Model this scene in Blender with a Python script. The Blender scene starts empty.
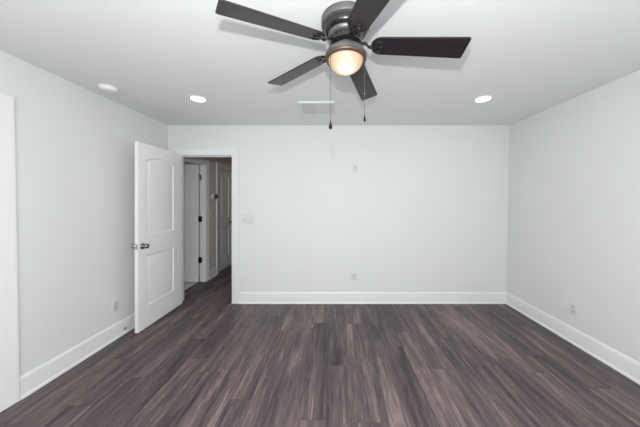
import bpy, bmesh, math
from mathutils import Vector, Matrix

scene = bpy.context.scene
PI = math.pi

# ---------------------------------------------------------------- camera, world, lights, exposure
EYE = 1.411
cam_data = bpy.data.cameras.new('camera')
cam_data.sensor_width = 36.0
cam_data.lens = 240.0 / 640.0 * 36.0
cam_data.shift_x = -14.5 / 640.0
cam_data.shift_y = -13.3 / 640.0
cam_data.clip_start = 0.02
cam = bpy.data.objects.new('camera', cam_data)
scene.collection.objects.link(cam)
cam.location = (0, 0, EYE)
cam.rotation_euler = (PI / 2, 0, 0)
scene.camera = cam

world = bpy.data.worlds.new('sky')
scene.world = world
world.use_nodes = True
world.node_tree.nodes['Background'].inputs['Color'].default_value = (0.72, 0.84, 1.0, 1)
world.node_tree.nodes['Background'].inputs['Strength'].default_value = 1.0

def lamp(name, kind, loc, rot, power, color, **kw):
    d = bpy.data.lights.new(name, kind)
    d.energy = power
    d.color = color
    for k, v in kw.items():
        setattr(d, k, v)
    o = bpy.data.objects.new(name, d)
    o.location = loc
    o.rotation_euler = rot
    scene.collection.objects.link(o)
    return o

# the photographer's flash, on top of the camera
lamp('camera_flash', 'POINT', (-0.02, -0.06, EYE + 0.25), (0, 0, 0), 112.0, (1.0, 0.992, 0.982), shadow_soft_size=0.022)
# added ambient fill, set in an invented window behind the camera
lamp('added_rear_fill', 'AREA', (0.06, -0.69, 1.45), (PI / 2, 0, 0), 44.0, (0.968, 0.99, 1.0),
     shape='RECTANGLE', size=2.7, size_y=1.3)
# daylight in the room off the hallway
lamp('side_room_daylight', 'AREA', (-4.35, 3.95, 1.3), (PI / 2, 0, -PI / 2), 3.0, (0.85, 0.93, 1.0),
     shape='RECTANGLE', size=0.3, size_y=1.2)
# added warm fill, unseen, to tint the hallway brownish
lamp('hallway_warm_fill', 'AREA', (-1.62, 5.3, 2.42), (0, 0, 0), 0.45, (1.0, 0.60, 0.45), shape='DISK', size=0.25)
BOWL = 1.0           # strength of the fan bowl

scene.view_settings.view_transform = 'Standard'
scene.view_settings.look = 'None'
scene.view_settings.gamma = 1.0
scene.view_settings.use_curve_mapping = False
scene.view_settings.exposure = 0.0

# ---------------------------------------------------------------- materials
def mat(name, color, rough=0.5, metal=0.0, spec=0.5, bump=None, emit=None):
    m = bpy.data.materials.new(name)
    m.use_nodes = True
    nt = m.node_tree
    b = nt.nodes['Principled BSDF']
    b.inputs['Base Color'].default_value = (*color, 1)
    b.inputs['Roughness'].default_value = rough
    b.inputs['Metallic'].default_value = metal
    b.inputs['Specular IOR Level'].default_value = spec
    if emit:
        b.inputs['Emission Color'].default_value = (*emit[0], 1)
        b.inputs['Emission Strength'].default_value = emit[1]
    if bump:
        tc = nt.nodes.new('ShaderNodeTexCoord')
        n = nt.nodes.new('ShaderNodeTexNoise')
        n.inputs['Scale'].default_value = bump[0]
        n.inputs['Detail'].default_value = 3
        bp = nt.nodes.new('ShaderNodeBump')
        bp.inputs['Strength'].default_value = bump[1]
        bp.inputs['Distance'].default_value = 0.002
        nt.links.new(tc.outputs['Object'], n.inputs['Vector'])
        nt.links.new(n.outputs['Fac'], bp.inputs['Height'])
        nt.links.new(bp.outputs['Normal'], b.inputs['Normal'])
    return m

M_WALL = mat('wall_paint', (0.683, 0.692, 0.690), 0.6, spec=0.3, bump=(180, 0.06))
M_CEIL = mat('ceiling_paint', (0.780, 0.796, 0.797), 0.8, spec=0.2, bump=(140, 0.08))
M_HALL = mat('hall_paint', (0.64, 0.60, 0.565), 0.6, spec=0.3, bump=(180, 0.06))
M_TRIM = mat('trim_paint', (0.735, 0.74, 0.74), 0.42, spec=0.35)
M_DOOR = mat('door_paint', (0.80, 0.795, 0.785), 0.38, spec=0.5)
M_PLATE = mat('plate_plastic', (0.632, 0.638, 0.638), 0.4)
M_RECEPT = mat('receptacle_plastic', (0.50, 0.50, 0.50), 0.45)
M_PLASTIC = mat('white_plastic', (0.78, 0.78, 0.77), 0.4)
M_SLOT = mat('socket_slot', (0.08, 0.08, 0.08), 0.5)
M_VENT = mat('vent_enamel', (0.70, 0.715, 0.715), 0.5, spec=0.3)
M_VENT_BACK = mat('vent_inside', (0.74, 0.74, 0.74), 0.7)  # pale backing plate behind the vent louvers
M_NICKEL = mat('dark_nickel', (0.30, 0.29, 0.28), 0.22, metal=1.0)
M_STEEL = mat('brushed_steel', (0.55, 0.55, 0.55), 0.3, metal=1.0)
M_BLACK = mat('black_metal', (0.005, 0.005, 0.006), 0.6, spec=0.15)
M_GUN = mat('gunmetal', (0.15, 0.147, 0.152), 0.42, metal=0.55, spec=0.5)
M_DARKMETAL = mat('bronze_metal', (0.022, 0.019, 0.022), 0.20, metal=0.3, spec=0.8)
M_TILE = mat('pale_vinyl', (0.62, 0.61, 0.60), 0.4)
M_STRIP = mat('threshold_strip', (0.03, 0.026, 0.026), 0.5)
M_THERMO = mat('thermostat_display', (0.03, 0.03, 0.032), 0.3)
M_CHAIN = mat('chain_metal', (0.12, 0.115, 0.11), 0.35, metal=0.8)
M_LED = mat('led_diffuser', (0.9, 0.9, 0.9), 0.5, emit=((1.0, 0.95, 0.88), 21.0))
M_JACK = mat('grey_jack', (0.30, 0.30, 0.30), 0.6)
M_LIP = mat('warm_glow_lip', (0.105, 0.07, 0.055), 0.42, metal=0.5)  # brown carries the bowl's warm glow reflected in the fitter's lower edge
M_RUBBER = mat('rubber_tip', (0.62, 0.62, 0.62), 0.6)

def blade_material():
    m = mat('espresso_blade', (0.03, 0.022, 0.024), 0.30, spec=0.6)
    nt = m.node_tree
    b = nt.nodes['Principled BSDF']
    tc = nt.nodes.new('ShaderNodeTexCoord')
    mp = nt.nodes.new('ShaderNodeMapping')
    mp.inputs['Scale'].default_value = (3, 60, 60)
    n = nt.nodes.new('ShaderNodeTexNoise')
    n.inputs['Scale'].default_value = 1.5
    n.inputs['Detail'].default_value = 5
    r = nt.nodes.new('ShaderNodeValToRGB')
    r.color_ramp.elements[0].color = (0.008, 0.0062, 0.009, 1)
    r.color_ramp.elements[0].position = 0.3
    r.color_ramp.elements[1].color = (0.016, 0.012, 0.015, 1)
    r.color_ramp.elements[1].position = 0.75
    nt.links.new(tc.outputs['Object'], mp.inputs['Vector'])
    nt.links.new(mp.outputs['Vector'], n.inputs['Vector'])
    nt.links.new(n.outputs['Fac'], r.inputs['Fac'])
    nt.links.new(r.outputs['Color'], b.inputs['Base Color'])
    return m
M_BLADE = blade_material()

def bowl_material():
    """frosted glass shade lit by the bulb inside: brightest where the glass is nearest the bulb (its lower middle)"""
    m = bpy.data.materials.new('frosted_lit_glass')
    m.use_nodes = True
    nt = m.node_tree
    b = nt.nodes['Principled BSDF']
    b.inputs['Base Color'].default_value = (0.20, 0.17, 0.14, 1)
    b.inputs['Roughness'].default_value = 0.35
    tc = nt.nodes.new('ShaderNodeTexCoord')
    vs = nt.nodes.new('ShaderNodeVectorMath')
    vs.operation = 'DISTANCE'
    vs.inputs[1].default_value = (0.0, -0.03, -0.300)
    r = nt.nodes.new('ShaderNodeValToRGB')
    cr = r.color_ramp
    cr.elements[0].position = 0.020
    cr.elements[0].color = (1.0, 0.95, 0.84, 1)
    cr.elements[1].position = 0.105
    cr.elements[1].color = (0.38, 0.235, 0.115, 1)
    e = cr.elements.new(0.045)
    e.color = (0.72, 0.62, 0.46, 1)
    e = cr.elements.new(0.070)
    e.color = (0.50, 0.375, 0.23, 1)
    nt.links.new(tc.outputs['Object'], vs.inputs[0])
    nt.links.new(vs.outputs['Value'], r.inputs['Fac'])
    nt.links.new(r.outputs['Color'], b.inputs['Emission Color'])
    b.inputs['Emission Strength'].default_value = 1.25 * BOWL
    return m
M_BOWL = bowl_material()

def floor_material():
    m = bpy.data.materials.new('dark_vinyl_plank')
    m.use_nodes = True
    nt = m.node_tree
    N = nt.nodes
    L = nt.links.new
    b = N['Principled BSDF']
    tc = N.new('ShaderNodeTexCoord')
    rot = N.new('ShaderNodeMapping')
    rot.inputs['Rotation'].default_value = (0, 0, PI / 2)
    rot.inputs['Location'].default_value = (0.12, 0.055, 0)
    br = N.new('ShaderNodeTexBrick')
    br.offset = 0.0
    br.offset_frequency = 2
    br.squash = 1.0
    br.inputs['Scale'].default_value = 1.0
    br.inputs['Brick Width'].default_value = 1.22
    br.inputs['Row Height'].default_value = 0.178
    br.inputs['Mortar Size'].default_value = 0.0011
    br.inputs['Mortar Smooth'].default_value = 0.1
    br.inputs['Color1'].default_value = (0, 0, 0, 1)
    br.inputs['Color2'].default_value = (1, 1, 1, 1)
    br.inputs['Mortar'].default_value = (0.5, 0.5, 0.5, 1)
    L(tc.outputs['Object'], rot.inputs['Vector'])
    # each row of planks starts at its own place along the room
    sx = N.new('ShaderNodeSeparateXYZ'); L(rot.outputs['Vector'], sx.inputs['Vector'])
    dv = N.new('ShaderNodeMath'); dv.operation = 'DIVIDE'; dv.inputs[1].default_value = 0.178; L(sx.outputs['Y'], dv.inputs[0])
    fl = N.new('ShaderNodeMath'); fl.operation = 'FLOOR'; L(dv.outputs[0], fl.inputs[0])
    wn = N.new('ShaderNodeTexWhiteNoise'); wn.noise_dimensions = '1D'; L(fl.outputs[0], wn.inputs['W'])
    sh = N.new('ShaderNodeMath'); sh.operation = 'MULTIPLY_ADD'; sh.inputs[1].default_value = 1.22
    L(wn.outputs['Value'], sh.inputs[0]); L(sx.outputs['X'], sh.inputs[2])
    cx = N.new('ShaderNodeCombineXYZ'); L(sh.outputs[0], cx.inputs['X']); L(sx.outputs['Y'], cx.inputs['Y'])
    L(cx.outputs['Vector'], br.inputs['Vector'])
    # every plank samples another part of the grain
    off = N.new('ShaderNodeVectorMath'); off.operation = 'SCALE'
    off.inputs['Scale'].default_value = 37.0
    L(br.outputs['Color'], off.inputs[0])
    add = N.new('ShaderNodeVectorMath'); add.operation = 'ADD'
    L(tc.outputs['Object'], add.inputs[0]); L(off.outputs['Vector'], add.inputs[1])
    def grain(scale, detail, rough, dist):
        mp = N.new('ShaderNodeMapping'); mp.inputs['Scale'].default_value = scale
        n = N.new('ShaderNodeTexNoise')
        n.inputs['Scale'].default_value = 1.0
        n.inputs['Detail'].default_value = detail
        n.inputs['Roughness'].default_value = rough
        n.inputs['Distortion'].default_value = dist
        L(add.outputs['Vector'], mp.inputs['Vector']); L(mp.outputs['Vector'], n.inputs['Vector'])
        return n.outputs['Fac']
    broad = grain((11.0, 0.75, 1), 3, 0.5, 0.9)
    fine = grain((80.0, 4.5, 1), 4, 0.7, 0.5)
    figure = grain((26.0, 2.6, 1), 4, 0.65, 2.2)
    def math_node(op, a, bb):
        q = N.new('ShaderNodeMath'); q.operation = op
        for i, v in enumerate((a, bb)):
            if isinstance(v, (int, float)):
                q.inputs[i].default_value = v
            else:
                L(v, q.inputs[i])
        return q.outputs[0]
    s = math_node('ADD', math_node('MULTIPLY', broad, 0.44), math_node('MULTIPLY', fine, 0.30))
    s = math_node('ADD', s, math_node('MULTIPLY', figure, 0.26))
    sep = N.new('ShaderNodeSeparateColor')
    L(br.outputs['Color'], sep.inputs['Color'])
    s = math_node('ADD', s, math_node('MULTIPLY', math_node('SUBTRACT', sep.outputs[0], 0.5), 0.07))
    ramp = N.new('ShaderNodeValToRGB')
    cr = ramp.color_ramp
    cr.elements[0].position = 0.385; cr.elements[0].color = (0.040, 0.030, 0.034, 1)
    cr.elements[1].position = 0.615; cr.elements[1].color = (0.250, 0.182, 0.168, 1)
    e = cr.elements.new(0.47); e.color = (0.086, 0.067, 0.071, 1)
    e = cr.elements.new(0.54); e.color = (0.134, 0.100, 0.098, 1)
    L(s, ramp.inputs['Fac'])
    mix = N.new('ShaderNodeMixRGB')
    mix.inputs['Color2'].default_value = (0.03, 0.022, 0.022, 1)
    L(br.outputs['Fac'], mix.inputs['Fac']); L(ramp.outputs['Color'], mix.inputs['Color1'])
    L(mix.outputs['Color'], b.inputs['Base Color'])
    b.inputs['Roughness'].default_value = 0.46
    b.inputs['Specular IOR Level'].default_value = 0.35
    bp = N.new('ShaderNodeBump'); bp.inputs['Strength'].default_value = 0.15; bp.inputs['Distance'].default_value = 0.001
    L(fine, bp.inputs['Height']); L(bp.outputs['Normal'], b.inputs['Normal'])
    return m
M_FLOOR = floor_material()

# ---------------------------------------------------------------- mesh helpers
class MB:
    """collects shapes for ONE mesh object"""
    def __init__(self):
        self.bm = bmesh.new()
    def face(self, vs):
        try:
            return self.bm.faces.new(vs)
        except ValueError:
            return None
    def box(self, x0, x1, y0, y1, z0, z1, bev=0.0, xf=None):
        r = bmesh.ops.create_cube(self.bm, size=1.0)
        vs = r['verts']
        for v in vs:
            v.co = Vector(((x0 + x1) / 2 + v.co.x * (x1 - x0), (y0 + y1) / 2 + v.co.y * (y1 - y0), (z0 + z1) / 2 + v.co.z * (z1 - z0)))
        if bev > 0:
            es = list({e for v in vs for e in v.link_edges})
            r2 = bmesh.ops.bevel(self.bm, geom=es, offset=bev, segments=2, affect='EDGES', profile=0.5)
            vs = list({v for f in r2['faces'] for v in f.verts} | {v for v in vs if v.is_valid})
        if xf:
            for v in vs:
                v.co = Vector(xf(v.co))
        return self
    def lathe(self, prof, seg=48, xf=None, close_top=True, close_bottom=True):
        """prof: (radius, z) list; revolved around local Z"""
        rings = []
        for r, z in prof:
            if r < 1e-6:
                rings.append([self.bm.verts.new((0, 0, z))])
            else:
                rings.append([self.bm.verts.new((r * math.cos(2 * PI * i / seg), r * math.sin(2 * PI * i / seg), z)) for i in range(seg)])
        for a, b in zip(rings, rings[1:]):
            for i in range(seg):
                j = (i + 1) % seg
                if len(a) == 1 and len(b) == 1:
                    continue
                if len(a) == 1:
                    self.face((a[0], b[j], b[i]))
                elif len(b) == 1:
                    self.face((a[i], a[j], b[0]))
                else:
                    self.face((a[i], a[j], b[j], b[i]))
        if close_top and len(rings[0]) > 1:
            self.face(rings[0])
        if close_bottom and len(rings[-1]) > 1:
            self.face(rings[-1])
        if xf:
            for ring in rings:
                for v in ring:
                    v.co = Vector(xf(v.co))
        return self
    def tube(self, pts, rad, seg=10):
        pts = [Vector(p) for p in pts]
        rads = rad if isinstance(rad, (list, tuple)) else [rad] * len(pts)
        rings = []
        up = None
        for i, p in enumerate(pts):
            d = (pts[min(i + 1, len(pts) - 1)] - pts[max(i - 1, 0)]).normalized()
            if up is None:
                up = Vector((0, 0, 1)) if abs(d.z) < 0.9 else Vector((1, 0, 0))
            s = d.cross(up).normalized()
            up = s.cross(d).normalized()
            rings.append([self.bm.verts.new(p + (s * math.cos(2 * PI * k / seg) + up * math.sin(2 * PI * k / seg)) * rads[i]) for k in range(seg)])
        for a, b in zip(rings, rings[1:]):
            for k in range(seg):
                self.face((a[k], a[(k + 1) % seg], b[(k + 1) % seg], b[k]))
        self.face(rings[0]); self.face(rings[-1])
        return self
    def sweep(self, stations, closed_profile=True, caps=True):
        """stations: list of lists of points (same count), skinned in order"""
        rings = [[self.bm.verts.new(Vector(p)) for p in st] for st in stations]
        n = len(rings[0])
        for a, b in zip(rings, rings[1:]):
            for k in range(n if closed_profile else n - 1):
                self.face((a[k], a[(k + 1) % n], b[(k + 1) % n], b[k]))
        if caps:
            self.face(rings[0]); self.face(rings[-1])
        return self
    def prism(self, outline, z0, z1, xf=None):
        a = [self.bm.verts.new((x, y, z0)) for x, y in outline]
        b = [self.bm.verts.new((x, y, z1)) for x, y in outline]
        n = len(a)
        for k in range(n):
            self.face((a[k], a[(k + 1) % n], b[(k + 1) % n], b[k]))
        self.face(a); self.face(b)
        if xf:
            for v in a + b:
                v.co = Vector(xf(v.co))
        return self
    def obj(self, name, material, parent=None, smooth=None, loc=None, rotz=0.0):
        bmesh.ops.recalc_face_normals(self.bm, faces=self.bm.faces)
        me = bpy.data.meshes.new(name)
        self.bm.to_mesh(me)
        self.bm.free()
        me.materials.append(material)
        if smooth is not None:
            for p in me.polygons:
                p.use_smooth = True
            try:
                me.set_sharp_from_angle(angle=math.radians(smooth))
            except Exception:
                pass
        o = bpy.data.objects.new(name, me)
        scene.collection.objects.link(o)
        if parent:
            o.parent = parent
        if loc:
            o.location = loc
        o.rotation_euler = (0, 0, rotz)
        return o

def tag(o, label, cat, group=None, kind=None):
    o['label'] = label
    o['category'] = cat
    if group: o['group'] = group
    if kind: o['kind'] = kind
    return o

def empty(name, loc, rotz=0.0):
    o = bpy.data.objects.new(name, None)
    o.empty_display_size = 0.1
    o.location = loc
    o.rotation_euler = (0, 0, rotz)
    scene.collection.objects.link(o)
    return o

def copy_thing(src, loc, rotz):
    c = src.copy(); scene.collection.objects.link(c)
    c.location = loc; c.rotation_euler = (0, 0, rotz)
    for ch in list(src.children):
        d = ch.copy(); scene.collection.objects.link(d); d.parent = c
        for g in list(ch.children):
            h = g.copy(); scene.collection.objects.link(h); h.parent = d
    return c

def structure(o, label, cat):
    return tag(o, label, cat, kind='structure')

# ---------------------------------------------------------------- the room
CEIL = EYE + 1.0250
YB = 3.288           # face of the wall ahead
YF = -0.62           # face of the wall behind the camera
WT = 0.115           # wall thickness
HT = 0.09            # hallway partition
def LX(z): return -2.235 - 0.0197 * z      # the side walls are a touch out of plumb
def RX(z): return 2.358 + 0.0152 * z
HX = -2.235          # face of the hallway's left wall
HR = -1.25
HE = 6.1
OX0, OX1, OH = -2.130, -1.408, 2.022      # doorway ahead (clear opening)
SY0, SY1 = 3.46, 4.15                     # doorway to the side room
CY0, CY1 = 4.64, 5.255                    # closed door in the hallway
NY0, NY1 = 0.80, 1.591                    # doorway in the left wall near the camera
JT = 0.02                                 # jamb board thickness

m = MB()
m.box(-2.7, 2.75, YF - 0.12, YB + 0.06, -0.05, 0)
m.box(HX - HT, HR + 0.12, YB + 0.06, HE + 0.12, -0.05, 0)
structure(m.obj('floor', M_FLOOR), 'dark brown wood plank floor running into the hallway', 'floor')
m = MB().box(-4.6, HX - HT, YB + 0.06, 5.4, -0.05, -0.004)
structure(m.obj('floor_side_room', M_TILE), 'pale floor seen through the far doorway off the hallway', 'floor')
m = MB().box(-4.6, 2.75, YF - 0.12, HE + 0.12, CEIL, CEIL + 0.06)
structure(m.obj('ceiling', M_CEIL), 'flat white ceiling holding the fan and recessed lights', 'ceiling')

m = MB()
m.box(-2.7, OX0 - JT, YB, YB + WT, 0, CEIL)
m.box(OX0 - JT, OX1 + JT, YB, YB + WT, OH + JT, CEIL)
m.box(OX1 + JT, 2.75, YB, YB + WT, 0, CEIL)
structure(m.obj('wall_back', M_WALL), 'white wall ahead with the doorway at its left end', 'wall')

def lean_l(c): return (LX(c.z) + c.x, c.y, c.z)
def lean_r(c): return (RX(c.z) + c.x, c.y, c.z)
m = MB()
m.box(-WT, 0, YF - 0.12, NY0 - JT, 0, CEIL, xf=lean_l)
m.box(-WT, 0, NY0 - JT, NY1 + JT, 2.04 + JT, CEIL, xf=lean_l)
m.box(-WT, 0, NY1 + JT, YB + 0.02, 0, CEIL, xf=lean_l)
structure(m.obj('wall_left', M_WALL), 'white wall on the left beside the open door', 'wall')
m = MB().box(0, WT, YF - 0.12, YB + 0.02, 0, CEIL, xf=lean_r)
structure(m.obj('wall_right', M_WALL), 'plain white wall on the right with one low outlet', 'wall')
m = MB()
WX0, WX1, WZ0, WZ1 = -1.35, 1.47, 0.75, 2.15  # unseen opening, added so the rear fill can enter
m.box(-2.7, WX0, YF - 0.12, YF, 0, CEIL)
m.box(WX1, 2.75, YF - 0.12, YF, 0, CEIL)
m.box(WX0, WX1, YF - 0.12, YF, 0, WZ0)
m.box(WX0, WX1, YF - 0.12, YF, WZ1, CEIL)
structure(m.obj('wall_front', M_WALL), 'white wall behind the camera with a wide window opening added for the fill light', 'wall')
m = MB()
for a, b, c, d in ((WX0, WX0 + .05, WZ0, WZ1), (WX1 - .05, WX1, WZ0, WZ1), (WX0, WX1, WZ0, WZ0 + .05), (WX0, WX1, WZ1 - .05, WZ1),
                   (0.035, 0.085, WZ0, WZ1)):
    m.box(a, b, YF - 0.05, YF - 0.005, c, d, bev=0.004)
structure(m.obj('added_window_1', M_TRIM), 'added white window frame, unseen, around the fill light behind the camera', 'window')

# hallway and the room off it
m = MB()
m.box(HX - HT, HX, YB + WT, SY0 - JT, 0, CEIL)
m.box(HX - HT, HX, SY0 - JT, SY1 + JT, OH + JT, CEIL)
m.box(HX - HT, HX, SY1 + JT, CY0 - JT, 0, CEIL)
m.box(HX - HT, HX, CY0 - JT, CY1 + JT, OH + JT, CEIL)
m.box(HX - HT, HX, CY1 + JT, HE, 0, CEIL)
structure(m.obj('wall_hall_left', M_HALL), 'dim taupe hallway wall with two doorways', 'wall')
m = MB().box(HR, HR + WT, YB + WT, HE, 0, CEIL)
structure(m.obj('wall_hall_right', M_HALL), 'hallway wall hidden behind the wall ahead', 'wall')
m = MB().box(HX - HT, HR + WT, HE, HE + WT, 0, CEIL)
structure(m.obj('wall_hall_end', M_HALL), 'end wall of the hallway', 'wall')
m = MB()
m.box(-4.6, -4.5, YB + 0.06, 5.4, -0.01, CEIL)
m.box(-4.6, HX - HT, 5.3, 5.4, -0.01, CEIL)
m.box(-4.6, -2.7, YB + 0.02, YB + WT, -0.01, CEIL)
structure(m.obj('wall_side_room', M_WALL), 'white walls of the room off the hallway', 'wall')
m = MB().box(HX - HT - 0.5, HX - HT, CY0 - 0.1, CY0 - 0.04, 0, CEIL).box(HX - HT - 0.5, HX - HT, CY1 + .03, CY1 + .05, 0, CEIL)
structure(m.obj('wall_closet', M_WALL), 'closet walls behind the closed hallway door', 'wall')

# ---- mappings from (along the wall, height, out from the wall)
def map_back(u, v, n): return (u, YB - n, v)
def map_left(u, v, n): return (LX(v) + n, u, v)
def map_right(u, v, n): return (RX(v) - n, u, v)
def map_hall(u, v, n): return (HX + n, u, v)
def map_hall_back(u, v, n): return (u, YB + WT + n, v)

BASE = [(0, 0), (0.026, 0), (0.026, 0.008), (0.023, 0.016), (0.015, 0.020), (0.0135, 0.022), (0.0135, 0.130), (0.012, 0.138), (0.007, 0.147), (0.004, 0.154), (0, 0.155)]
def baseboard(name, mp, runs, label):
    m = MB()
    for u0, u1 in runs:
        m.sweep([[mp(u, z, n) for n, z in BASE] for u in (u0, u1)])
    return structure(m.obj(name, M_TRIM, smooth=25), label, 'baseboard')
CW = 0.098
baseboard('baseboard_back', map_back, [(-2.24, OX0 - CW - .005), (OX1 + CW + .005, 2.36)], 'white baseboard along the wall ahead')
baseboard('baseboard_left', map_left, [(YF, NY0 - CW - .005), (NY1 + CW + .005, YB)], 'white baseboard along the left wall')
baseboard('baseboard_right', map_right, [(YF, YB)], 'white baseboard along the right wall')
baseboard('baseboard_hall', map_hall, [(YB + WT, SY0 - CW), (SY1 + CW + .005, CY0 - CW + .001), (CY1 + CW, HE)], 'white baseboard along the dim hallway wall')

CAS = [(0.0, 0), (0.0, 0.009), (0.003, 0.012), (0.012, 0.0125), (0.018, 0.015), (0.074, 0.017), (0.080, 0.0195), (0.086, 0.020), (0.095, 0.020), (CW, 0.018), (CW, 0)]
def casing(name, mp, u0, u1, h, label):
    r = 0.005
    u0 -= r; u1 += r; h += r
    m = MB()
    m.sweep([[mp(u0 - o, 0, n) for o, n in CAS], [mp(u0 - o, h + o, n) for o, n in CAS],
             [mp(u1 + o, h + o, n) for o, n in CAS], [mp(u1 + o, 0, n) for o, n in CAS]])
    return structure(m.obj(name, M_TRIM, smooth=25), label, 'door casing')
casing('trim_1', map_back, OX0, OX1, OH, 'white casing around the doorway in the wall ahead')
casing('trim_2', map_left, NY0, NY1, 2.04, 'white door casing at the left edge of the picture')
casing('trim_3', map_hall, SY0, SY1, OH, 'white casing of the hallway doorway with a door ajar')
casing('trim_4', map_hall, CY0, CY1, OH, 'white casing of the closed door down the hallway')

def jamb(name, mp, u0, u1, h, d, stop, label):
    """lining boards of a doorway, with the stop bead at depth stop from the face"""
    m = MB()
    f = lambda c: mp(c.x, c.z, -c.y)
    m.box(u0 - JT, u0, 0.0, d, 0, h + JT, xf=f)
    m.box(u1, u1 + JT, 0.0, d, 0, h + JT, xf=f)
    m.box(u0, u1, 0.0, d, h, h + JT, xf=f)
    if stop is not None:
        m.box(u0, u0 + 0.011, stop, stop + 0.034, 0, h, bev=0.002, xf=f)
        m.box(u1 - 0.011, u1, stop, stop + 0.034, 0, h, bev=0.002, xf=f)
        m.box(u0 + 0.011, u1 - 0.011, stop, stop + 0.034, h - 0.011, h, bev=0.002, xf=f)
    return structure(m.obj(name, M_TRIM), label, 'door frame')
jamb('trim_5', map_back, OX0, OX1, OH, WT, 0.042, 'white frame lining the doorway ahead')
jamb('trim_6', map_left, NY0, NY1, 2.04, WT, 0.06, 'white frame lining the doorway by the left edge')
jamb('trim_7', map_hall, SY0, SY1, OH, HT, 0.04, 'white frame lining the hallway doorway with a door ajar')
jamb('trim_8', map_hall, CY0, CY1, OH, HT, 0.06, 'white frame lining the closed door down the hallway')
m = MB().box(HX - HT - 0.012, HX - HT + 0.03, SY0, SY1, -0.004, 0.006, bev=0.002)
structure(m.obj('trim_9', M_STRIP), 'dark threshold strip where the hallway floor meets the pale floor', 'threshold')

# ---------------------------------------------------------------- doors
def door_leaf(w, h, left, right, low, mid, t=0.036, relief=1.0):
    """moulded two-panel door, arched upper panel; local x across, y through (0..t), z up. left/right: stile widths,
    low = (z0, z1) of the lower panel, mid = (z0, z shoulder, rise) of the upper"""
    m = MB()
    x0, x1 = left, w - right
    n = 14
    def arch(ins):
        a0, a1 = x0 + ins, x1 - ins
        z0, zs, rise = mid[0] + ins, mid[1] - ins, mid[2]
        pts = [(a0, z0), (a1, z0)]
        for k in range(n + 1):
            s = k / n
            pts.append((a1 + (a0 - a1) * s, zs + rise * math.sin(PI * s) ** 0.8 if 0 < s < 1 else zs))
        return pts
    def rect(ins):
        return [(x0 + ins, low[0] + ins), (x1 - ins, low[0] + ins), (x1 - ins, low[1] - ins), (x0 + ins, low[1] - ins)]
    for side in (0, 1):
        Y = (lambda d: d) if side == 0 else (lambda d: t - d)
        def poly(pts, d=0.0):
            m.face([m.bm.verts.new((x, Y(d), z)) for x, z in pts])
        poly([(0, 0), (x0, 0), (x0, h), (0, h)])
        poly([(x1, 0), (w, 0), (w, h), (x1, h)])
        poly([(x0, 0), (x1, 0), (x1, low[0]), (x0, low[0])])
        poly([(x0, low[1]), (x1, low[1]), (x1, mid[0]), (x0, mid[0])])
        top = arch(0)[2:]
        for p, q in zip(top, top[1:]):
            poly([p, (p[0], h), (q[0], h), q])
        for shape in (arch, rect):
            steps = [(0.0, 0.0), (0.008, 0.010), (0.018, 0.0135), (0.026, 0.0125), (0.050, 0.003), (0.056, 0.0025)]
            rings = [[m.bm.verts.new((x, Y(d * relief), z)) for x, z in shape(i)] for i, d in steps]
            k = len(rings[0])
            for a, b in zip(rings, rings[1:]):
                for i in range(k):
                    m.face((a[i], a[(i + 1) % k], b[(i + 1) % k], b[i]))
            m.face(rings[-1])
    for a, b in (((0, 0), (w, 0)), ((w, 0), (w, h)), ((w, h), (0, h)), ((0, h), (0, 0))):
        m.face([m.bm.verts.new(p) for p in ((a[0], 0, a[1]), (b[0], 0, b[1]), (b[0], t, b[1]), (a[0], t, a[1]))])
    bmesh.ops.remove_doubles(m.bm, verts=m.bm.verts, dist=0.0002)
    return m

def knob(parent, x, z, side, t=0.036, material=M_NICKEL):
    """door knob: rosette, neck and rounded grip; side -1 sits on face y=0, +1 on face y=t"""
    prof = [(0.0, 0.0), (0.033, 0.0), (0.033, 0.004), (0.029, 0.009), (0.016, 0.012), (0.012, 0.018), (0.0115, 0.026),
            (0.018, 0.031), (0.0255, 0.038), (0.0275, 0.046), (0.0265, 0.054), (0.021, 0.061), (0.011, 0.065), (0.0, 0.066)]
    def f(c):
        return (x + c.x, (t + c.z) if side > 0 else -c.z, z + c.y)
    m = MB().lathe(prof, 28, xf=f)
    return m.obj('door_knob', material, parent, smooth=50)

def hinge(parent, z, x=0.0, y=0.0, material=M_STEEL, leaf=None):
    m = MB()
    m.lathe([(0.0, -0.05), (0.004, -0.049), (0.006, -0.045), (0.006, 0.045), (0.004, 0.049), (0.0, 0.05)], 12,
            xf=lambda c: (x + c.x, y + c.y, z + c.z))
    if leaf:
        m.box(*leaf, z - 0.045, z + 0.045)
    return m.obj('hinge', material, parent, smooth=40)

# the open door
d1 = empty('door_1', (-2.104, 3.262, 0.012), -PI / 2)
structure(d1, 'white two-panel door standing open at the left of the room', 'door')
door_leaf(0.735, 2.018, 0.178, 0.105, (0.238, 0.795), (1.012, 1.838, 0.050), t=0.038, relief=0.72).obj('door_leaf', M_DOOR, d1, smooth=20)
k = knob(d1, 0.681, 0.905, 1, 0.038)
k = knob(d1, 0.681, 0.905, -1, 0.038)
m = MB().box(0.7345, 0.7365, 0.007, 0.031, 0.875, 0.935, bev=0.0006).box(0.736, 0.743, 0.013, 0.025, 0.897, 0.913, bev=0.002)
o = m.obj('latch', M_STEEL, d1)
for z in (0.22, 1.0, 1.80):
    hinge(d1, z, x=0.004, y=-0.005)

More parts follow.
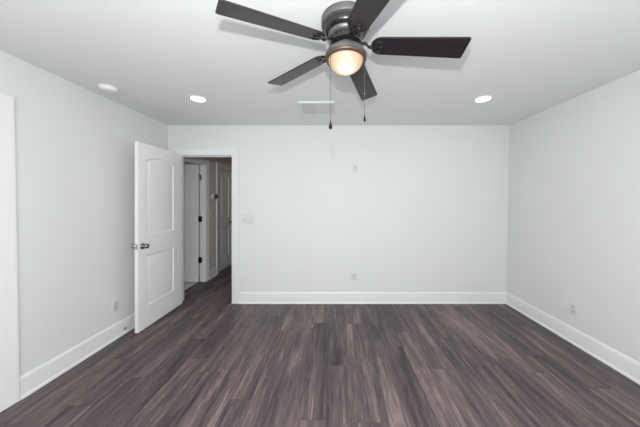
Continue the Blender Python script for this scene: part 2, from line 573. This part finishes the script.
# door ajar into the room off the hallway
d2 = empty('door_2', (-2.335, 4.146, 0.012), PI)
structure(d2, 'grey-lit white door swung open off the dim hallway', 'door')
door_leaf(0.690, 2.010, 0.150, 0.130, (0.26, 0.82), (1.04, 1.85, 0.045), relief=1.28).obj('door_leaf', M_DOOR, d2, smooth=20)
for z in (0.37, 1.075, 1.79):
    hinge(d2, z, x=-0.010, y=0.040, material=M_STEEL if z > 1.5 else M_BLACK, leaf=(-0.050, 0.000, 0.002, 0.030))  # upper hinge is paler: flash glare put into its material
knob(d2, 0.63, 0.91, 1); knob(d2, 0.63, 0.91, -1)

# closed door further down the hallway
d3 = empty('door_3', (HX - 0.022, CY0 + 0.003, 0.012), PI / 2)
structure(d3, 'closed two-panel door down the dim hallway', 'door')
door_leaf(CY1 - CY0 - 0.006, 2.006, 0.115, 0.125, (0.25, 0.83), (1.04, 1.86, 0.04), relief=1.28).obj('door_leaf', M_DOOR, d3, smooth=20)
knob(d3, 0.55, 0.925, -1)

# closed door in the left wall, beyond the left edge of the picture
d4 = empty('door_4', (-2.285, NY0 + 0.003, 0.012), PI / 2)
structure(d4, 'closed white door behind the casing at the left edge', 'door')
door_leaf(NY1 - NY0 - 0.006, 2.024, 0.12, 0.12, (0.25, 0.82), (1.04, 1.85, 0.045)).obj('door_leaf', M_DOOR, d4, smooth=20)
knob(d4, 0.07, 0.92, -1)

# ---------------------------------------------------------------- ceiling fan
FX, FY = 0.064, 1.368
fan = empty('ceiling_fan', (FX, FY, CEIL))
tag(fan, 'dark five-blade ceiling fan with a lit frosted bowl and two pull chains', 'ceiling fan')
def H(h): return h - (CEIL - EYE)          # height over the camera -> below the ceiling

m = MB().lathe([(0.134, 0.0), (0.139, -0.003), (0.139, H(1.018)), (0.1355, H(1.015)), (0.1355, H(1.011)), (0.139, H(1.008)),
                (0.139, H(0.992)), (0.136, H(0.985)), (0.120, H(0.979))], 64)
m.obj('canopy', M_GUN, fan, smooth=35)
m = MB().lathe([(0.122, H(0.981)), (0.122, H(0.962)), (0.117, H(0.950)), (0.106, H(0.942)), (0.098, H(0.940))], 64)
m.obj('motor_band', M_DARKMETAL, fan, smooth=35)
m = MB().lathe([(0.099, H(0.942)), (0.099, H(0.936)), (0.094, H(0.927)), (0.086, H(0.921)), (0.078, H(0.920))], 64)
m.obj('motor_ring', M_GUN, fan, smooth=35)
m = MB().lathe([(0.080, H(0.922)), (0.079, H(0.900)), (0.090, H(0.896)), (0.090, H(0.884)), (0.074, H(0.880)), (0.060, H(0.878)), (0.055, H(0.862)), (0.052, H(0.850))], 64)
for q in range(16):                                  # cooling ribs round the rotor
    a = 2 * PI * q / 16
    m.box(-0.004, 0.004, 0.066, 0.086, H(0.919), H(0.898), xf=lambda c, a=a: (c.x * math.cos(a) - c.y * math.sin(a), c.x * math.sin(a) + c.y * math.cos(a), c.z))
m.obj('rotor', M_DARKMETAL, fan, smooth=35)
m = MB().lathe([(0.050, H(0.870)), (0.060, H(0.866)), (0.072, H(0.862)), (0.092, H(0.853)), (0.106, H(0.842)), (0.115, H(0.826)), (0.1185, H(0.815)), (0.1185, H(0.8085)), (0.100, H(0.8085))], 64)
m.obj('light_fitter', M_GUN, fan, smooth=40)
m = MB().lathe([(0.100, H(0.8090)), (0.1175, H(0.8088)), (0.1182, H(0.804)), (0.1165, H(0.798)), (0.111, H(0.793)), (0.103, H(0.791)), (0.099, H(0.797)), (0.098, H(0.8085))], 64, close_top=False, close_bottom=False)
m.obj('fitter_glow_lip', M_LIP, fan, smooth=40)
bowl_prof = [(0.0985, H(0.812))]
for q in range(0, 17):
    a = (PI / 2) * q / 16
    bowl_prof.append((0.0985 * math.cos(a) ** 0.95 if q < 16 else 0.0, H(0.802) - 0.076 * math.sin(a) ** 1.05))
m = MB().lathe(bowl_prof, 56)
m.obj('lamp_shade', M_BOWL, fan, smooth=60)

def blade_parts(theta, root_h, tip_h):
    r0, r1 = 0.142, 0.664
    pitch = -0.225
    ca, sa = math.cos(theta), math.sin(theta)
    def place(r, s, dz):
        h = root_h + (tip_h - root_h) * (r - r0) / (r1 - r0)
        z = h + s * math.sin(pitch) + dz * math.cos(pitch)
        s2 = s * math.cos(pitch) - dz * math.sin(pitch) * 0
        return (r * ca - s2 * sa, r * sa + s2 * ca, H(z))
    up, lo = [], []
    wr, wt = 0.056, 0.0675
    out = []
    for k in range(9):                              # rounded root
        a = -PI / 2 - PI * k / 8
        out.append((r0 + 0.055 + 0.055 * math.cos(a), wr * math.sin(a)))
    # out runs from s=-wr round the root to s=+wr, then the tip
    rc = 0.012
    for a0, cx, cy in ((PI / 2, r1 - rc, wt - rc), (0.0, r1 - rc, -(wt - rc))):
        for k in range(5):
            a = a0 - (PI / 2) * k / 4
            out.append((cx + rc * math.cos(a), cy + rc * math.sin(a)))
    m = MB()
    m.prism(out, -0.004, 0.004, xf=lambda c: place(c.x, c.y, c.z))
    b = m.obj('blade', M_BLADE, fan)
    bv = b.modifiers.new('edge', 'BEVEL'); bv.width = 0.0015; bv.segments = 2
    # iron that carries the blade: a swan-neck arm from the rotor, a forked plate under the blade root
    m = MB()
    arm = [(0.078, H(0.890)), (0.098, H(0.889)), (0.116, H(0.885)), (0.132, None), (0.150, None)]
    st = []
    for r, z in arm:
        if z is None:
            z = place(r, 0, -0.009)[2]
        w_ = 0.012 if r < 0.12 else 0.010
        st.append([(r * ca - s * sa, r * sa + s * ca, z + d) for s, d in ((-w_, -0.0035), (w_, -0.0035), (w_, 0.0035), (-w_, 0.0035))])
    m.sweep(st)
    outl = [(0.138, -0.010), (0.150, -0.014), (0.158, -0.030), (0.178, -0.040), (0.198, -0.036), (0.199, -0.028), (0.181, -0.029), (0.171, -0.020), (0.168, -0.008),
            (0.186, -0.006), (0.204, -0.005), (0.209, 0.0), (0.204, 0.005), (0.186, 0.006), (0.168, 0.008), (0.171, 0.020), (0.181, 0.029), (0.199, 0.028), (0.198, 0.036),
            (0.178, 0.040), (0.158, 0.030), (0.150, 0.014), (0.138, 0.010)]
    m.prism(outl, -0.009, -0.0042, xf=lambda c: place(c.x, c.y, c.z))
    for r, s in ((0.191, -0.0325), (0.199, 0.0), (0.191, 0.0325)):
        m.lathe([(0.0, -0.0135), (0.004, -0.013), (0.006, -0.0105), (0.006, -0.008)], 12, xf=lambda c, r=r, s=s: place(r + c.x, s + c.y, c.z))
    m.obj('blade_bracket', M_DARKMETAL, b, smooth=30)
for q in range(5):
    th = -0.0642 + q * 2 * PI / 5
    blade_parts(th + (0.0, 0.028, 0.0, 0.0, 0.02)[q], 0.874, 0.838 + 0.037 * 0.66 * math.sin(th) + (0.003, -0.010, 0.012, -0.006, 0.0)[q])

def pull_chain(x, y, z0, z1, connector, fat=1.0):
    m = MB()
    m.tube([(x, y, H(z0)), (x, y, H(z1))], 0.0013, 6)
    n = int((z0 - z1) / 0.0085)
    for q in range(n):
        z = z0 - 0.004 - q * 0.0085
        m.lathe([(0, H(z) + 0.0022), (0.0019, H(z) + 0.001), (0.0019, H(z) - 0.001), (0, H(z) - 0.0022)], 6, xf=lambda c: (x + c.x, y + c.y, c.z))
    c = m.obj('pull_chain', M_CHAIN, fan)
    m = MB().lathe([(0.0, 0.010), (0.0022, 0.009), (0.0028, 0.002), (0.005, -0.008), (0.0088, -0.020), (0.0098, -0.026), (0.0085, -0.032), (0.004, -0.036), (0, -0.037)], 20,
                   xf=lambda c: (x + c.x * fat, y + c.y * fat, H(z1) + c.z))
    m.obj('pull_knob', M_BLACK, c, smooth=50)
    if connector:
        m = MB().lathe([(0, 0.006), (0.003, 0.004), (0.0035, 0.0), (0.003, -0.004), (0, -0.006)], 12, xf=lambda c: (x + c.x, y + c.y, H(connector) + c.z))
        m.obj('chain_connector', M_NICKEL, c, smooth=50)
def fan_at(px, Y): return ((px - 334.5) * Y / 240.0 - FX, Y - FY)
x, y = fan_at(330.5, 1.31)
pull_chain(x, y, 0.815, 0.424, 0.60)
x, y = fan_at(364.6, 1.35)
pull_chain(x, y, 0.815, 0.477, 0.60, 0.65)

# ---------------------------------------------------------------- recessed lights, smoke detector, vent
def recessed(loc):
    t = empty('recessed_light', loc)
    MB().lathe([(0.064, -0.003), (0.066, -0.006), (0.074, -0.007), (0.084, -0.004), (0.0855, 0.0)], 48, close_top=False, close_bottom=False).obj('trim_ring', M_PLASTIC, t, smooth=40)
    MB().lathe([(0.0, -0.0055), (0.062, -0.0055), (0.0655, -0.004), (0.0655, -0.001), (0.0, -0.001)], 48).obj('diffuser', M_LED, t, smooth=40)
    return t
r1 = recessed((-1.378, 2.423, CEIL))
tag(r1, 'lit round recessed ceiling light on the left, nearer the open door', 'ceiling light', 'recessed ceiling lights')
r2 = copy_thing(r1, (1.503, 2.427, CEIL), 0)
tag(r2, 'lit round recessed ceiling light on the right of the fan', 'ceiling light', 'recessed ceiling lights')

t = empty('smoke_detector', (-2.055, 2.185, CEIL))
tag(t, 'round white smoke detector on the ceiling near the left wall', 'smoke detector')
MB().lathe([(0.070, 0.0), (0.070, -0.008), (0.066, -0.012)], 40).obj('mounting_base', M_PLASTIC, t, smooth=40)
MB().lathe([(0.064, -0.010), (0.064, -0.016), (0.067, -0.019), (0.064, -0.030), (0.052, -0.037), (0.030, -0.040), (0.028, -0.0385), (0.0, -0.0385)], 40).obj('cover', M_PLASTIC, t, smooth=40)
MB().lathe([(0.0, -0.043), (0.008, -0.042), (0.009, -0.038), (0, -0.038)], 16, xf=lambda c: (c.x + 0.02, c.y - 0.01, c.z)).obj('test_button', M_PLASTIC, t, smooth=40)

VX0, VX1, VY0, VY1 = -0.386, 0.0, 2.485, 2.875
t = empty('ceiling_vent', ((VX0 + VX1) / 2, (VY0 + VY1) / 2, CEIL))
tag(t, 'square white air vent on the ceiling behind the fan', 'air vent')
hw, hd = (VX1 - VX0) / 2, (VY1 - VY0) / 2
m = MB()
fr = [(0.0, 0.0), (0.001, -0.007), (0.010, -0.0160), (0.029, -0.0168), (0.031, -0.0155), (0.031, 0.0)]
m.sweep([[(sx * (hw - o), sy * (hd - o), z) for o, z in fr] for sx, sy in ((-1, -1), (1, -1), (1, 1), (-1, 1), (-1, -1))], caps=False)
m.box(-0.009, 0.009, -hd + 0.03, hd - 0.03, -0.0155, 0.0)
bmesh.ops.remove_doubles(m.bm, verts=m.bm.verts, dist=0.0001)
m.obj('frame', M_VENT, t)
m = MB()
for sgn in (-1, 1):
    for q in range(11):
        x = sgn * (0.017 + q * 0.0135)
        a = math.radians(14) * sgn
        m.box(-0.008, 0.008, -hd + 0.032, hd - 0.032, -0.0006, 0.0006, xf=lambda c, x=x, a=a: (x + c.x * math.cos(a), c.y, -0.0120 + c.x * math.sin(a) + c.z))
m.obj('louvers', M_VENT, t)
MB().box(-hw + 0.03, hw - 0.03, -hd + 0.03, hd - 0.03, -0.006, 0.0).obj('duct_backing', M_VENT_BACK, t)

# ---------------------------------------------------------------- plates on the walls (local: x across, y out of the wall is -y, z up)
def plate(parent, w, h, name='cover_plate'):
    m = MB()
    prof = [(0.0, 0.0), (0.0, -0.003), (0.003, -0.0062), (0.006, -0.0068)]
    st = [[((w / 2 - o) * sx, d, (h / 2 - o) * sz) for sx, sz in ((-1, -1), (1, -1), (1, 1), (-1, 1))] for o, d in prof]
    m.sweep(st)
    return m.obj(name, M_PLATE, parent, smooth=30)
def outlet(loc, rz):
    t = empty('wall_outlet', loc, rz)
    plate(t, 0.074, 0.118)
    for s in (-1, 1):
        m = MB()
        pts = []
        for k in range(20):
            a = 2 * PI * k / 20
            pts.append((0.0172 * math.cos(a), max(-0.0125, min(0.0125, 0.0172 * math.sin(a)))))
        m.prism(pts, 0.006, 0.0085, xf=lambda c: (c.x, -c.z, c.y + s * 0.0196))
        f = m.obj('receptacle', M_RECEPT, t)
        m = MB()
        for sx, hh in ((-0.0062, 0.0042), (0.0062, 0.0034)):
            m.box(sx - 0.0012, sx + 0.0012, -0.0090, -0.0083, s * 0.0196 + 0.002 - hh, s * 0.0196 + 0.002 + hh)
        m.lathe([(0, 0.0083), (0.0024, 0.0083), (0.0024, 0.0090), (0, 0.0090)], 10, xf=lambda c: (c.x, -c.z, c.y + s * 0.0196 - 0.0078))
        m.obj('slots', M_SLOT, f)
    MB().lathe([(0, 0.0066), (0.0030, 0.0066), (0.0028, 0.0078), (0, 0.0080)], 10, xf=lambda c: (c.x, -c.z, c.y)).obj('screw', M_STEEL, t)
    return t
G = 'white outlets low on the walls'
o1 = outlet(((354.2 - 334.5) * YB / 240, YB, 0.366), 0)
tag(o1, 'white power outlet low on the wall ahead, above its baseboard', 'outlet', G)
o2 = copy_thing(o1, (LX(0.335), 2.452, 0.335), PI / 2)
tag(o2, 'white power outlet low on the left wall, near the open door', 'outlet', G)
o3 = copy_thing(o1, (RX(0.335), 2.372, 0.335), -PI / 2)
tag(o3, 'white power outlet low on the right wall', 'outlet', G)

t = empty('wall_plate', ((355.2 - 334.5) * YB / 240, YB, EYE + (200.2 - 168.4) * YB / 240))
tag(t, 'small white wall plate high on the wall ahead, below the fan chains', 'wall plate')
plate(t, 0.074, 0.118)
for s in (-1, 1):
    MB().lathe([(0, 0.006), (0.0105, 0.006), (0.0105, 0.0085), (0.0045, 0.009), (0.0045, 0.0095), (0.0, 0.0095)], 16, xf=lambda c: (c.x, -c.z, c.y + s * 0.018)).obj('jack', M_JACK, t, smooth=40)

t = empty('light_switch', ((248.0 - 334.5) * YB / 240, YB, EYE - (219.3 - 200.2) * YB / 240))
tag(t, 'wide white switch plate with three toggles beside the doorway', 'light switch')
plate(t, 0.166, 0.116)
for q in (-1, 0, 1):
    x = q * 0.046
    m = MB().box(x - 0.0055, x + 0.0055, -0.0078, -0.006, -0.0125, 0.0125)
    s_ = m.obj('toggle_slot', M_RECEPT, t)
    tilt = -0.45 if q != 0 else 0.45
    m = MB().box(-0.0042, 0.0042, -0.016, 0.0, -0.0045, 0.0045, bev=0.001,
                 xf=lambda c: (x + c.x, -0.006 + c.y * math.cos(tilt) - c.z * math.sin(tilt), c.y * math.sin(tilt) + c.z * math.cos(tilt)))
    m.obj('toggle', M_PLASTIC, s_)

t = empty('thermostat', (HX, 4.42, EYE + 0.07), PI / 2)
tag(t, 'small white thermostat with a dark side on the dim hallway wall', 'thermostat')
MB().box(-0.060, 0.060, -0.006, 0.0, -0.045, 0.045, bev=0.002).obj('wall_plate', M_PLASTIC, t)
MB().box(-0.056, 0.000, -0.026, -0.006, -0.041, 0.041, bev=0.003).obj('housing', M_PLASTIC, t)
MB().box(0.000, 0.060, -0.052, -0.006, -0.041, 0.041, bev=0.003).obj('display', M_THERMO, t)

t = empty('hall_switch', (HX, 4.40, EYE - 0.26), PI / 2)
tag(t, 'small light switch on the dim hallway wall below the thermostat', 'light switch')
plate(t, 0.074, 0.118)
for s in (-1, 1):
    MB().box(-0.010, 0.010, -0.0115, -0.006, s * 0.024 - 0.014, s * 0.024 + 0.014, bev=0.001).obj('button', M_SLOT, t)

t = empty('door_stop', (LX(0.05) + 0.0135, 2.545, 0.050), PI / 2)
tag(t, 'small door stop on the left baseboard behind the open door', 'door stop')
MB().lathe([(0.0, 0.0), (0.016, 0.0), (0.015, 0.003), (0.007, 0.006), (0.005, 0.010), (0.005, 0.042), (0.0, 0.042)], 20, xf=lambda c: (c.x, -c.z, c.y)).obj('stem', M_STEEL, t, smooth=40)
MB().lathe([(0.0, 0.040), (0.0085, 0.040), (0.0095, 0.046), (0.008, 0.053), (0.0, 0.054)], 20, xf=lambda c: (c.x, -c.z, c.y)).obj('rubber_tip', M_RUBBER, t, smooth=40)
